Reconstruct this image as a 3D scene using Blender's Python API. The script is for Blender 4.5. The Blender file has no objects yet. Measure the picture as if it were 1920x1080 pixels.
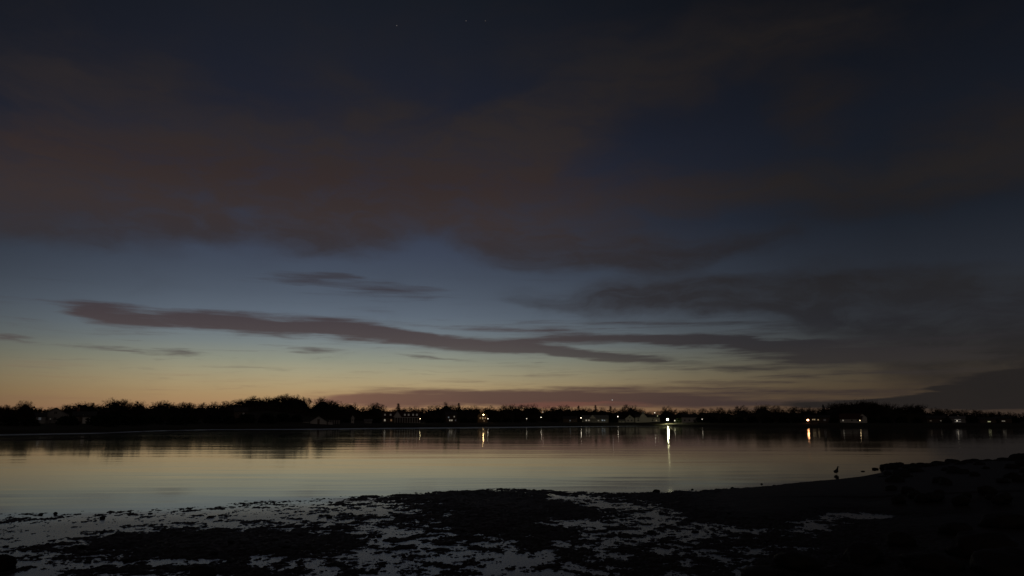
import bpy, math, random
import numpy as np
from mathutils import Vector, Matrix

R = math.radians
random.seed(7)
S = bpy.context.scene
col = S.collection

# ------------------------------------------------------------------ camera
CAM_H = 3.0
F = 1397.0                       # focal length in photo pixels (1920 wide)
PITCH = math.atan(250.0 / F)     # horizon lies 250 px under the centre
cam_d = bpy.data.cameras.new('camera')
cam = bpy.data.objects.new('camera', cam_d)
col.objects.link(cam)
cam.location = (0, 0, CAM_H)
cam.rotation_euler = (R(90) + PITCH, 0, 0)
cam_d.sensor_width = 36
cam_d.lens = 36 * F / 1920
cam_d.clip_end = 20000
cam_d.clip_start = 0.1
S.camera = cam
S.view_settings.view_transform = 'Standard'
S.view_settings.look = 'None'
S.view_settings.exposure = 0
S.view_settings.gamma = 1
try:
    S.cycles.use_denoising = True
    S.cycles.sample_clamp_indirect = 6
    S.cycles.max_bounces = 5
except Exception:
    pass

CP, SP = math.cos(PITCH), math.sin(PITCH)


def pix_dir(u, v):
    x = (u - 960) / F; yu = (540 - v) / F
    d = Vector((x, CP - SP * yu, SP + CP * yu))
    return d.normalized()


def azel(u, v):
    d = pix_dir(u, v)
    return math.atan2(d.x, d.y), math.asin(d.z)


def ground_pt(u, v, z=0.0):
    d = pix_dir(u, v)
    t = (z - CAM_H) / d.z
    return Vector((d.x * t, d.y * t, z))


def to_pix(x, y, z=0.0):
    """numpy friendly: world -> photo pixel"""
    dz = z - CAM_H
    dep = y * CP + dz * SP
    up = -y * SP + dz * CP
    return 960 + F * x / dep, 540 - F * up / dep


# ------------------------------------------------------------------ sky
def srgb(c):
    return tuple(((v / 255) / 12.92 if v / 255 <= 0.04045 else ((v / 255 + 0.055) / 1.055) ** 2.4) for v in c)


W = bpy.data.worlds.new('World')
S.world = W
W.use_nodes = True
nt = W.node_tree
nt.nodes.clear()


def N(tree, typ, **kw):
    n = tree.nodes.new(typ)
    for k, v in kw.items():
        setattr(n, k, v)
    return n


def mth(op, a, b=None, c=None, tree=None, clamp=False):
    tree = tree or nt
    n = tree.nodes.new('ShaderNodeMath'); n.operation = op; n.use_clamp = clamp
    for i, v in enumerate((a, b, c)):
        if v is None: continue
        if isinstance(v, (int, float)): n.inputs[i].default_value = v
        else: tree.links.new(v, n.inputs[i])
    return n.outputs[0]


def vmth(op, a, b, tree=None):
    tree = tree or nt
    n = tree.nodes.new('ShaderNodeVectorMath'); n.operation = op
    for i, v in enumerate((a, b)):
        if isinstance(v, (tuple, list)): n.inputs[i].default_value = v
        else: tree.links.new(v, n.inputs[i])
    return n.outputs[0]


def smooth(x, lo, hi, tree=None, t0=0.0, t1=1.0):
    tree = tree or nt
    n = tree.nodes.new('ShaderNodeMapRange'); n.interpolation_type = 'SMOOTHSTEP'
    tree.links.new(x, n.inputs[0])
    n.inputs[1].default_value = lo; n.inputs[2].default_value = hi
    n.inputs[3].default_value = t0; n.inputs[4].default_value = t1
    return n.outputs[0]


def ramp(x, stops, x0, x1, tree=None):
    """stops: (x, linear colour or scalar)"""
    tree = tree or nt
    mr = tree.nodes.new('ShaderNodeMapRange'); tree.links.new(x, mr.inputs[0])
    mr.inputs[1].default_value = x0; mr.inputs[2].default_value = x1
    r = tree.nodes.new('ShaderNodeValToRGB'); tree.links.new(mr.outputs[0], r.inputs[0])
    el = r.color_ramp.elements
    st = sorted(stops, key=lambda s: s[0])
    while len(el) < len(st): el.new(0.5)
    for e, (p, c) in zip(el, st):
        e.position = min(1, max(0, (p - x0) / (x1 - x0)))
    for e, (p, c) in zip(el, st):
        e.color = (*c, 1) if isinstance(c, (tuple, list)) else (c, c, c, 1)
    return r.outputs[0]


def mix(a, b, f, tree=None):
    tree = tree or nt
    n = tree.nodes.new('ShaderNodeMix'); n.data_type = 'RGBA'
    for k, v in ((6, a), (7, b), (0, f)):
        if isinstance(v, (int, float)): n.inputs[k].default_value = v
        elif isinstance(v, tuple): n.inputs[k].default_value = (*v, 1)
        else: tree.links.new(v, n.inputs[k])
    return n.outputs[2]


def mixv(a, b, f):
    return mth('ADD', mth('MULTIPLY', a, mth('SUBTRACT', 1.0, f)), mth('MULTIPLY', b, f))


def noise(vec, scale, detail=3, rough=0.5, tree=None, dim='3D'):
    tree = tree or nt
    n = tree.nodes.new('ShaderNodeTexNoise'); n.noise_dimensions = dim
    tree.links.new(vec, n.inputs['Vector'])
    n.inputs['Scale'].default_value = scale
    n.inputs['Detail'].default_value = detail
    n.inputs['Roughness'].default_value = rough
    return n


tc = N(nt, 'ShaderNodeTexCoord')
sx = N(nt, 'ShaderNodeSeparateXYZ'); nt.links.new(tc.outputs['Generated'], sx.inputs[0])
AZ = mth('ARCTAN2', sx.outputs[0], sx.outputs[1])
EL = mth('ARCSINE', sx.outputs[2])
cb = N(nt, 'ShaderNodeCombineXYZ'); nt.links.new(AZ, cb.inputs[0]); nt.links.new(EL, cb.inputs[1])
P = cb.outputs[0]


def warped(sxy, amp, scale, detail, seed):
    """P displaced by noise; sxy stretches the noise space"""
    q = vmth('MULTIPLY', P, (sxy[0], sxy[1], 1)); q = vmth('ADD', q, (seed, seed * 1.7, seed * .3))
    n = noise(q, scale, detail, 0.55)
    o = vmth('SUBTRACT', n.outputs['Color'], (0.5, 0.5, 0.5))
    return vmth('MULTIPLY', o, (amp[0], amp[1], 0))


w_soft = vmth('ADD', warped((1, 1.6), (0.16, 0.07), 5.0, 2, 3.1), warped((1, 2.4), (0.05, 0.022), 16.0, 3, 9.4))
w_fine = vmth('ADD', warped((1, 6), (0.10, 0.012), 8.0, 3, 5.7), warped((1, 9), (0.04, 0.005), 30.0, 3, 1.2))
P_soft = vmth('ADD', P, w_soft)
P_fine = vmth('ADD', P, w_fine)


def blobs(vec, items):
    acc = None
    for (u, v, ru, rv, rot, wgt) in items:
        a, e = azel(u, v)
        ra = (azel(u + ru, v)[0] - azel(u - ru, v)[0]) / 2
        re = (azel(u, v - rv)[1] - azel(u, v + rv)[1]) / 2
        m = N(nt, 'ShaderNodeMapping', vector_type='TEXTURE')
        nt.links.new(vec, m.inputs[0])
        m.inputs[1].default_value = (a, e, 0)
        m.inputs[2].default_value = (0, 0, -R(rot))
        m.inputs[3].default_value = (ra, re, 1)
        g = N(nt, 'ShaderNodeTexGradient', gradient_type='SPHERICAL'); nt.links.new(m.outputs[0], g.inputs[0])
        acc = mth('MULTIPLY_ADD', g.outputs['Fac'], wgt, 0.0 if acc is None else acc)
    return acc


def row_el(v): return azel(960, v)[1]


def rampv(stops):        # stops by photo row at the centre column
    s = [(row_el(v), srgb(c)) for v, c in stops]
    return ramp(EL, s, 0.0, row_el(-60))


# clear dusk sky: bright column (toward the set sun) and the dim side
C_bright = rampv([(790, (160, 118, 88)), (768, (170, 130, 94)), (742, (172, 144, 104)), (722, (170, 152, 116)),
                  (700, (160, 153, 126)), (678, (143, 146, 130)), (650, (122, 131, 131)), (626, (108, 119, 127)),
                  (595, (93, 104, 117)), (560, (80, 90, 104)), (520, (69, 78, 93)), (480, (61, 69, 86)),
                  (430, (52, 58, 74)), (340, (40, 44, 60)), (240, (30, 33, 46)), (120, (27, 30, 40)), (0, (22, 26, 34))])
C_dim = rampv([(790, (62, 50, 44)), (740, (68, 57, 45)), (700, (64, 57, 48)), (650, (52, 54, 56)), (600, (48, 53, 60)),
               (540, (38, 42, 50)), (430, (24, 29, 38)), (280, (21, 25, 34)), (120, (15, 18, 25)), (0, (12, 14, 19))])
azs = lambda u: azel(u, 760)[0]
azf = ramp(AZ, [(azs(-500), 1.0), (azs(-60), 0.62), (azs(120), 0.40), (azs(330), 0.13), (azs(560), 0.0), (azs(820), 0.06),
                (azs(1050), 0.32), (azs(1300), 0.68), (azs(1500), 0.90), (azs(1700), 1.0)], azs(-500), azs(2100))
base = mix(C_bright, C_dim, azf)

# physical dusk sky (sun under the horizon) adds its own faint share
sky = N(nt, 'ShaderNodeTexSky', sky_type='NISHITA', sun_disc=False)
sky.sun_elevation = R(-4.0); sky.sun_rotation = azs(500)
nmul = N(nt, 'ShaderNodeVectorMath', operation='SCALE'); nt.links.new(sky.outputs[0], nmul.inputs[0]); nmul.inputs[3].default_value = 0.02
base = vmth('ADD', base, nmul.outputs[0])

# --- upper soft clouds, brown from town light below
upper = blobs(P_soft, [
    (60, 350, 330, 130, 0, 1.0), (330, 340, 380, 110, 0, 1.0), (640, 370, 280, 120, 0, 1.1), (560, 280, 380, 120, -8, .6), (120, 410, 400, 72, 2, 1.0), (420, 430, 280, 48, 4, .7), (640, 440, 170, 48, 0, .6),
    (840, 330, 330, 110, -18, .9), (1050, 240, 330, 90, -16, .9), (930, 430, 200, 80, 12, 1.0),
    (1120, 470, 260, 62, -2, 1.1), (1350, 470, 200, 34, -8, .7), (1180, 505, 210, 34, 0, .6),
    (1200, 110, 280, 100, 8, .7), (1480, 60, 300, 110, 6, .8), (1540, 200, 160, 80, 10, .7),
    (1700, 345, 420, 80, 0, .9), (1040, 360, 260, 100, 0, .6), (1300, 370, 300, 70, 0, .4), (1880, 250, 240, 110, 0, .7), (1420, 330, 300, 70, -6, .45), (1380, 440, 90, 20, 0, .2),
    (120, 130, 360, 150, 0, .45), (620, 130, 260, 80, 20, .25), (300, 220, 300, 110, 0, .4), (700, 210, 260, 80, 0, .35),
    (1500, 560, 620, 75, 0, 1.25), (1300, 565, 380, 45, 0, .6), (1800, 590, 420, 130, 0, 1.3), (1900, 690, 330, 90, 0, 1.0),
    (1150, 578, 190, 20, 0, .5), (480, 400, 150, 34, 6, -.5), (1760, 430, 330, 55, 4, -.6), (1400, 500, 160, 18, -4, -.3), (1330, 410, 200, 30, -6, -.25), (1420, 230, 170, 80, 0, -.3)])
n_up = noise(vmth('MULTIPLY', P_soft, (1, 2.2, 1)), 9.0, 4, 0.55).outputs['Fac']
upper = mth('ADD', upper, mth('MULTIPLY', mth('SUBTRACT', n_up, 0.5), 0.95))
veil = mth('MULTIPLY', smooth(EL, row_el(520), row_el(380)), 0.16)
upper = mth('ADD', upper, veil)
d_up = smooth(upper, 0.0, 1.02)
n_d = noise(vmth('MULTIPLY', P_soft, (1, 3.0, 1)), 14.0, 4, 0.6).outputs['Fac']
d_up = mth('MULTIPLY', d_up, smooth(n_d, 0.28, 0.62, t0=0.62, t1=1.0))
cu_l = rampv([(700, (66, 60, 60)), (640, (60, 58, 62)), (560, (50, 48, 52)), (500, (52, 49, 53)), (460, (54, 48, 50)), (420, (57, 48, 47)), (350, (53, 43, 41)),
              (280, (48, 42, 42)), (200, (42, 38, 39)), (110, (36, 34, 36)), (0, (31, 28, 31))])
cu_r = rampv([(790, (34, 30, 29)), (740, (36, 33, 32)), (680, (38, 36, 36)), (620, (38, 38, 42)), (560, (37, 36, 38)), (480, (31, 30, 33)), (380, (36, 33, 33)),
              (300, (32, 29, 30)), (200, (30, 27, 28)), (100, (31, 28, 28)), (0, (22, 21, 24))])
azc = smooth(AZ, azs(900), azs(1650))
cu = mix(cu_l, cu_r, azc)
out = mix(base, cu, mth('MULTIPLY', d_up, 0.93))

# --- long mauve streaks
streak = blobs(P_fine, [
    (205, 592, 150, 30, 9, 1.5), (380, 603, 230, 25, 4, 1.5), (590, 613, 270, 26, 4, 1.45), (760, 634, 250, 23, 7, 1.2), (700, 600, 200, 8, 5, .35), (500, 628, 260, 8, 4, .4),
    (930, 648, 240, 22, 6, 1.1), (1080, 663, 240, 14, 5, 1.1), (1230, 676, 260, 10, 4, .9), (1420, 690, 300, 10, 1, .8), (1300, 668, 200, 6, 2, .6), (1560, 672, 260, 9, 0, .6), (1450, 612, 300, 9, 2, .5), (1750, 655, 300, 8, 0, .6),
    (1060, 638, 250, 13, -1, 1.15), (1250, 636, 200, 18, 0, .9), (980, 618, 260, 16, 3, .7), (1200, 607, 260, 12, 0, .4),
    (1480, 654, 260, 24, 4, 1.5), (1330, 638, 220, 13, 3, 1.1), (1250, 606, 300, 8, 2, .5), (1600, 640, 320, 12, 0, .7), (1680, 672, 320, 20, 0, 1.1), (1650, 700, 360, 10, 0, .6), (1800, 640, 260, 20, -3, .6),
    (590, 523, 110, 19, 2, 1.0), (540, 530, 130, 12, 0, .35), (735, 546, 150, 19, 2, 1.0), (640, 517, 60, 10, 0, .6), (740, 532, 200, 12, 3, .4),
    (345, 660, 70, 10, 2, 1.0), (230, 657, 160, 7, 3, .8), (575, 659, 80, 11, 2, 1.0), (800, 669, 100, 6, 6, .9), (450, 689, 160, 5, 0, .5),
    (280, 732, 130, 5, 0, .5), (4, 632, 46, 14, 0, 1.1), (40, 602, 130, 14, 0, .6), (120, 620, 200, 10, 2, .3), (120, 690, 120, 5, 0, .3)])
n_st = noise(vmth('MULTIPLY', P_fine, (1, 14, 1)), 6.0, 6, 0.66).outputs['Fac']
n_s2 = noise(vmth('MULTIPLY', P, (1.5, 26, 1)), 5.0, 5, 0.62).outputs['Fac']
streak = mth('ADD', streak, mth('MULTIPLY', mth('SUBTRACT', n_st, 0.5), 1.35))
streak = mth('ADD', streak, mth('MULTIPLY', mth('SUBTRACT', n_s2, 0.5), 1.5))
streak = mth('ADD', streak, -0.08)
d_st = mth('MULTIPLY', smooth(streak, 0.05, 1.1), smooth(EL, row_el(470), row_el(530)))
cs_l = rampv([(740, (140, 112, 88)), (700, (112, 104, 92)), (670, (84, 78, 76)), (645, (76, 66, 66)), (610, (68, 58, 60)), (570, (58, 54, 60)), (520, (60, 60, 68))])
cs_r = rampv([(740, (60, 50, 46)), (700, (52, 48, 46)), (650, (44, 42, 45)), (600, (42, 42, 46)), (520, (40, 40, 46))])
cs = mix(cs_l, cs_r, smooth(AZ, azs(800), azs(1500)))
out = mix(out, cs, mth('MULTIPLY', d_st, 0.92))

wisp = mth('MULTIPLY', smooth(n_s2, 0.50, 0.70), smooth(AZ, azs(760), azs(1250)))
wisp = mth('MULTIPLY', wisp, mth('MULTIPLY', smooth(EL, row_el(775), row_el(740)), smooth(EL, row_el(560), row_el(620))))
n_s3 = noise(vmth('MULTIPLY', P_fine, (2.0, 34, 1)), 6.0, 4, 0.6).outputs['Fac']
wisp = mth('ADD', wisp, mth('MULTIPLY', mth('MULTIPLY', smooth(n_s3, 0.56, 0.74), 0.7), mth('MULTIPLY', smooth(EL, row_el(782), row_el(750)), smooth(EL, row_el(540), row_el(660)))))
out = mix(out, cs, mth('MULTIPLY', wisp, 0.42, clamp=True))

# --- low red bank over the far trees
low = blobs(P_fine, [
    (820, 744, 340, 24, 0, 1.25), (1000, 746, 330, 22, 0, 1.15), (1180, 752, 380, 20, 0, 1.2), (700, 756, 160, 20, 0, .8), (1230, 728, 300, 16, -1, .75), (1450, 736, 320, 14, 0, .7), (1350, 716, 260, 8, 0, .4),
    (1420, 756, 320, 16, 0, 1.1), (640, 748, 90, 14, -6, .5)])
n_lo = noise(vmth('MULTIPLY', P_fine, (1, 16, 1)), 8.0, 5, 0.6).outputs['Fac']
low = mth('ADD', low, mth('MULTIPLY', mth('SUBTRACT', n_lo, 0.5), 0.9))
low = mth('ADD', low, mth('MULTIPLY', mth('SUBTRACT', n_s2, 0.5), 1.6))
d_lo = mth('MULTIPLY', smooth(low, 0.0, 1.25), smooth(EL, row_el(670), row_el(722)))
cl = ramp(AZ, [(azs(560), srgb((128, 92, 78))), (azs(700), srgb((104, 75, 66))), (azs(900), srgb((84, 62, 59))), (azs(1100), srgb((76, 56, 54))), (azs(1400), srgb((58, 48, 48))), (azs(1800), srgb((40, 36, 37)))],
          azs(500), azs(1900))
out = mix(out, cl, mth('MULTIPLY', d_lo, 0.9))
# thin warm slot under the bank, only over the middle
slot = blobs(P_fine, [(1080, 757, 230, 8, 0, 1.0), (1230, 763, 90, 6, 0, .6), (1020, 761, 120, 6, 0, .5)])
out = mix(out, srgb((118, 76, 64)), mth('MULTIPLY', smooth(slot, .25, .9), 0.55))

# --- dark bank low on the right
dk = blobs(P_fine, [(1930, 735, 300, 46, 0, 1.8), (1800, 752, 260, 22, -2, 1.4), (1600, 757, 250, 13, -1, 1.1), (1780, 726, 110, 6, -3, .9), (2100, 700, 300, 90, 0, 1.5)])
dk = mth('ADD', dk, mth('MULTIPLY', mth('SUBTRACT', n_st, 0.5), 0.5))
out = mix(out, srgb((36, 33, 32)), mth('MULTIPLY', smooth(dk, .3, .75), 0.93))

# unseen brown sky glow behind the viewer, added to brighten the pale house fronts
back = smooth(mth('ABSOLUTE', AZ), R(75), R(130), t0=0.0, t1=0.6)
back = mth('MULTIPLY', back, smooth(EL, -0.02, 0.05))
out = mix(out, srgb((74, 66, 60)), back)
bg = N(nt, 'ShaderNodeBackground'); nt.links.new(out, bg.inputs[0]); bg.inputs[1].default_value = 1.0
wo = N(nt, 'ShaderNodeOutputWorld'); nt.links.new(bg.outputs[0], wo.inputs[0])
try:
    W.cycles.sampling_method = 'MANUAL'; W.cycles.sample_map_resolution = 512
except Exception:
    pass

# ------------------------------------------------------------------ materials
MATS = {}


def mat(name, base, rough=0.8, spec=0.3, var=0.25, scale=3.0, bump=0.0, emit=None, strength=0.0, metallic=0.0):
    m = bpy.data.materials.new(name); m.use_nodes = True
    t = m.node_tree; b = t.nodes['Principled BSDF']
    tcn = t.nodes.new('ShaderNodeTexCoord')
    nz = noise(tcn.outputs['Object'], scale, 4, 0.6, tree=t)
    dark = tuple(c * (1 - var) for c in base); lite = tuple(min(1, c * (1 + var)) for c in base)
    t.links.new(mix(dark, lite, nz.outputs['Fac'], tree=t), b.inputs['Base Color'])
    b.inputs['Roughness'].default_value = rough
    b.inputs['Specular IOR Level'].default_value = spec
    b.inputs['Metallic'].default_value = metallic
    if bump:
        bp = t.nodes.new('ShaderNodeBump'); bp.inputs['Strength'].default_value = bump; bp.inputs['Distance'].default_value = 0.05
        t.links.new(nz.outputs['Fac'], bp.inputs['Height']); t.links.new(bp.outputs[0], b.inputs['Normal'])
    if emit:
        b.inputs['Emission Color'].default_value = (*emit, 1)
        b.inputs['Emission Strength'].default_value = strength
    MATS[name] = m
    return m


mat('mud', (0.026, 0.022, 0.020), 0.6, 0.13, 0.4, 2.0, 0.6)
mat('shore_soil', (0.045, 0.042, 0.030), 0.95, 0.05, 0.35, 0.08)
mat('sand', (0.05, 0.043, 0.035), 0.95, 0.05, 0.3, 0.5)
mat('rock', (0.022, 0.020, 0.019), 0.65, 0.10, 0.4, 3.0, 0.8)
mat('bark', (0.045, 0.036, 0.028), 0.95, 0.05, 0.3, 2.0)
mat('twig', (0.045, 0.034, 0.027), 0.95, 0.05, 0.3, 1.0)
mat('needle', (0.018, 0.026, 0.016), 0.95, 0.05, 0.3, 1.0)
mat('woods', (0.030, 0.026, 0.020), 0.98, 0.03, 0.4, 0.3)
mat('white_wall', (0.50, 0.48, 0.45), 0.8, 0.2, 0.10, 1.5)
mat('white_trim', (0.60, 0.58, 0.55), 0.7, 0.2, 0.06, 1.5)
mat('grey_wall', (0.28, 0.27, 0.26), 0.8, 0.2, 0.12, 1.5)
mat('brown_wall', (0.12, 0.09, 0.07), 0.8, 0.2, 0.15, 1.5)
mat('dark_roof', (0.05, 0.048, 0.05), 0.9, 0.1, 0.2, 2.0)
mat('red_roof', (0.06, 0.030, 0.026), 0.9, 0.1, 0.2, 2.0)
mat('grey_roof', (0.14, 0.14, 0.145), 0.9, 0.1, 0.2, 2.0)
mat('brick', (0.16, 0.08, 0.06), 0.9, 0.1, 0.2, 4.0)
mat('dark_metal', (0.05, 0.05, 0.055), 0.5, 0.4, 0.2, 3.0, metallic=0.6)
mat('window_glass', (0.02, 0.022, 0.026), 0.1, 0.5, 0.1, 1.0)
mat('wood_post', (0.30, 0.28, 0.26), 0.85, 0.1, 0.2, 3.0)
mat('plumage', (0.035, 0.033, 0.034), 0.8, 0.1, 0.35, 12.0)
mat('beak', (0.05, 0.045, 0.03), 0.5, 0.3, 0.1, 12.0)


def lightmat(name, c, s):
    return mat(name, (0.8, 0.8, 0.8), 0.5, 0.2, 0.0, 1.0, emit=c, strength=s)


# water
wm = bpy.data.materials.new('water'); wm.use_nodes = True
t = wm.node_tree; b = t.nodes['Principled BSDF']
b.inputs['Base Color'].default_value = (0.004, 0.005, 0.005, 1)
b.inputs['IOR'].default_value = 1.33
tcw = t.nodes.new('ShaderNodeTexCoord')
sepw = t.nodes.new('ShaderNodeSeparateXYZ'); t.links.new(tcw.outputs['Object'], sepw.inputs[0])
att = t.nodes.new('ShaderNodeAttribute'); att.attribute_name = 'ruffle'
RUF = att.outputs['Fac']
# slow swell + patches of breeze, stretched along the shore
v1 = vmth('MULTIPLY', tcw.outputs['Object'], (0.035, 0.15, 1), tree=t)
v2 = vmth('MULTIPLY', tcw.outputs['Object'], (0.02, 0.05, 1), tree=t)
v3 = vmth('MULTIPLY', tcw.outputs['Object'], (0.35, 1.1, 1), tree=t)
n1 = noise(v1, 1.0, 3, 0.5, tree=t).outputs['Fac']
n2 = noise(v2, 1.0, 3, 0.5, tree=t).outputs['Fac']
n3 = noise(v3, 1.0, 3, 0.5, tree=t).outputs['Fac']
patch = smooth(n2, 0.42, 0.68, tree=t)
hgt = mth('ADD', mth('MULTIPLY', n1, 0.030, tree=t), mth('MULTIPLY', mth('MULTIPLY', n3, 0.0045, tree=t), patch, tree=t), tree=t)
bp = t.nodes.new('ShaderNodeBump'); bp.inputs['Strength'].default_value = 1.0; bp.inputs['Distance'].default_value = 1.0
t.links.new(hgt, bp.inputs['Height']); t.links.new(bp.outputs[0], b.inputs['Normal'])
rg = mth('ADD', mth('MULTIPLY', patch, 0.018, tree=t), 0.046, tree=t)
rg = mth('ADD', rg, mth('MULTIPLY', RUF, 0.42, tree=t), tree=t)
# shallow water among the weed: riffled, so it mirrors the dimmer upper sky
line = mth('ADD', mth('MULTIPLY', sepw.outputs[0], 0.45, tree=t), 33.0, tree=t)
shal = smooth(mth('SUBTRACT', line, sepw.outputs[1], tree=t), 0.0, 5.0, tree=t)
rg = mth('ADD', rg, mth('MULTIPLY', shal, 0.17, tree=t), tree=t)
t.links.new(rg, b.inputs['Roughness'])
MATS['water'] = wm

# ------------------------------------------------------------------ mesh helpers


def tag(o, label=None, cat=None, group=None, kind=None):
    if label: o['label'] = label
    if cat: o['category'] = cat
    if group: o['group'] = group
    if kind: o['kind'] = kind
    return o


def empty(name, loc, rz=0.0):
    o = bpy.data.objects.new(name, None); col.objects.link(o)
    o.location = loc; o.rotation_euler = (0, 0, rz); o.empty_display_size = 0.2
    return o


class MB:
    def __init__(s): s.v = []; s.f = []

    def add(s, verts, faces):
        k = len(s.v); s.v += [tuple(p) for p in verts]; s.f += [tuple(i + k for i in f) for f in faces]; return s

    def box(s, x0, x1, y0, y1, z0, z1):
        return s.add([(x0, y0, z0), (x1, y0, z0), (x1, y1, z0), (x0, y1, z0), (x0, y0, z1), (x1, y0, z1), (x1, y1, z1), (x0, y1, z1)],
                     [(0, 3, 2, 1), (4, 5, 6, 7), (0, 1, 5, 4), (1, 2, 6, 5), (2, 3, 7, 6), (3, 0, 4, 7)])

    def prism_x(s, prof, x0, x1):          # profile in (y,z)
        n = len(prof)
        return s.add([(x0, y, z) for y, z in prof] + [(x1, y, z) for y, z in prof],
                     [tuple(range(n - 1, -1, -1)), tuple(range(n, 2 * n))] + [(i, (i + 1) % n, (i + 1) % n + n, i + n) for i in range(n)])

    def prism_y(s, prof, y0, y1):          # profile in (x,z)
        n = len(prof)
        return s.add([(x, y0, z) for x, z in prof] + [(x, y1, z) for x, z in prof],
                     [tuple(range(n)), tuple(range(2 * n - 1, n - 1, -1))] + [((i + 1) % n, i, i + n, (i + 1) % n + n) for i in range(n)])

    def tube(s, pts, rad, seg=6, cap=True):
        rings = []
        k0 = len(s.v)
        for i, p in enumerate(pts):
            p = Vector(p)
            d = (Vector(pts[min(i + 1, len(pts) - 1)]) - Vector(pts[max(i - 1, 0)])).normalized()
            a = d.orthogonal().normalized(); bb = d.cross(a)
            for j in range(seg):
                th = 2 * math.pi * j / seg
                q = p + (a * math.cos(th) + bb * math.sin(th)) * rad[i]
                s.v.append(tuple(q))
        for i in range(len(pts) - 1):
            for j in range(seg):
                s.f.append((k0 + i * seg + j, k0 + i * seg + (j + 1) % seg, k0 + (i + 1) * seg + (j + 1) % seg, k0 + (i + 1) * seg + j))
        if cap:
            s.f.append(tuple(k0 + j for j in range(seg - 1, -1, -1)))
            s.f.append(tuple(k0 + (len(pts) - 1) * seg + j for j in range(seg)))
        return s

    def ball(s, c, r, seg=10, rings=6, sc=(1, 1, 1)):
        k0 = len(s.v)
        for i in range(rings + 1):
            ph = math.pi * i / rings
            for j in range(seg):
                th = 2 * math.pi * j / seg
                s.v.append((c[0] + r * sc[0] * math.sin(ph) * math.cos(th), c[1] + r * sc[1] * math.sin(ph) * math.sin(th), c[2] + r * sc[2] * math.cos(ph)))
        for i in range(rings):
            for j in range(seg):
                s.f.append((k0 + i * seg + j, k0 + (i + 1) * seg + j, k0 + (i + 1) * seg + (j + 1) % seg, k0 + i * seg + (j + 1) % seg))
        return s

    def build(s, name, m, parent=None, sm=False):
        me = bpy.data.meshes.new(name); me.from_pydata(s.v, [], s.f); me.update()
        if sm: me.polygons.foreach_set('use_smooth', [True] * len(me.polygons))
        me.materials.append(MATS[m] if isinstance(m, str) else m)
        o = bpy.data.objects.new(name, me); col.objects.link(o)
        if parent: o.parent = parent
        return o


def kids(o): return [c for c in list(col.objects) if c.parent == o]


TREE_KIDS = {}


def copy_tree(o, label, group=None):
    c = o.copy(); col.objects.link(c); c['label'] = label
    if group: c['group'] = group
    for ch in TREE_KIDS[o.name]:
        d = ch.copy(); col.objects.link(d); d.parent = c
    return c


def grid_mesh(name, X, Y, Z, m, attr=None, smooth_=True):
    nr, nc = X.shape
    me = bpy.data.meshes.new(name)
    co = np.stack([X, Y, Z], -1).reshape(-1, 3).astype(np.float32)
    i = np.arange(nr * nc).reshape(nr, nc)
    q = np.stack([i[:-1, :-1], i[:-1, 1:], i[1:, 1:], i[1:, :-1]], -1).reshape(-1, 4)
    me.vertices.add(len(co)); me.vertices.foreach_set('co', co.ravel())
    me.loops.add(q.size); me.loops.foreach_set('vertex_index', q.ravel().astype(np.int32))
    me.polygons.add(len(q)); me.polygons.foreach_set('loop_start', (np.arange(len(q)) * 4).astype(np.int32))
    me.polygons.foreach_set('loop_total', np.full(len(q), 4, np.int32))
    me.update(calc_edges=True); me.validate()
    if smooth_: me.polygons.foreach_set('use_smooth', [True] * len(me.polygons))
    if attr is not None:
        a = me.attributes.new('ruffle', 'FLOAT', 'POINT'); a.data.foreach_set('value', attr.ravel().astype(np.float32))
    me.materials.append(MATS[m])
    o = bpy.data.objects.new(name, me); col.objects.link(o)
    return o


# value noise in numpy
def _hash(ix, iy, seed):
    h = (ix.astype(np.int64) * 374761393 + iy.astype(np.int64) * 668265263 + seed * 1442695041) & 0xFFFFFFFF
    h = ((h ^ (h >> 13)) * 1274126177) & 0xFFFFFFFF
    h = h ^ (h >> 16)
    return (h & 0xFFFFFF) / float(0xFFFFFF)


def vnoise(x, y, seed=0):
    ix = np.floor(x); iy = np.floor(y); fx = x - ix; fy = y - iy
    fx = fx * fx * (3 - 2 * fx); fy = fy * fy * (3 - 2 * fy)
    a = _hash(ix, iy, seed); bq = _hash(ix + 1, iy, seed); c = _hash(ix, iy + 1, seed); d = _hash(ix + 1, iy + 1, seed)
    return (a * (1 - fx) + bq * fx) * (1 - fy) + (c * (1 - fx) + d * fx) * fy


def fbm(x, y, octv, seed=0, gain=0.5):
    s = 0; a = 1.0; tot = 0
    for k in range(octv):
        cs, sn = math.cos(0.7 * k), math.sin(0.7 * k)
        s = s + a * vnoise((x * cs - y * sn) * 2 ** k + 17.3 * k, (x * sn + y * cs) * 2 ** k - 9.1 * k, seed + k); tot += a; a *= gain
    return s / tot


# ------------------------------------------------------------------ shorelines
FAR = [(-900, 822), (-300, 818), (0, 814), (190, 811), (300, 807), (400, 805), (560, 804), (800, 801.3), (1000, 799.8), (1200, 798.3), (1300, 800),
       (1500, 801.6), (1920, 802), (2300, 803), (2900, 806)]
fa = np.array([math.atan2(ground_pt(u, v).x, ground_pt(u, v).y) for u, v in FAR])
fd = np.array([ground_pt(u, v).to_2d().length for u, v in FAR])


def far_d(az): return np.interp(az, fa, fd)


def land_z(az, tt):
    z = np.interp(tt, [-40, -6, 0, 3, 12, 40, 100, 300, 2000, 8000], [-1.4, -.5, 0, .8, 1.3, 2.2, 3.0, 4.5, 8, 10])
    hill = np.exp(-((az - azel(500, 780)[0]) / 0.06) ** 2) * np.interp(tt, [20, 110, 400, 1500], [0, 6.0, 6.0, 0])
    return z + hill


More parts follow.
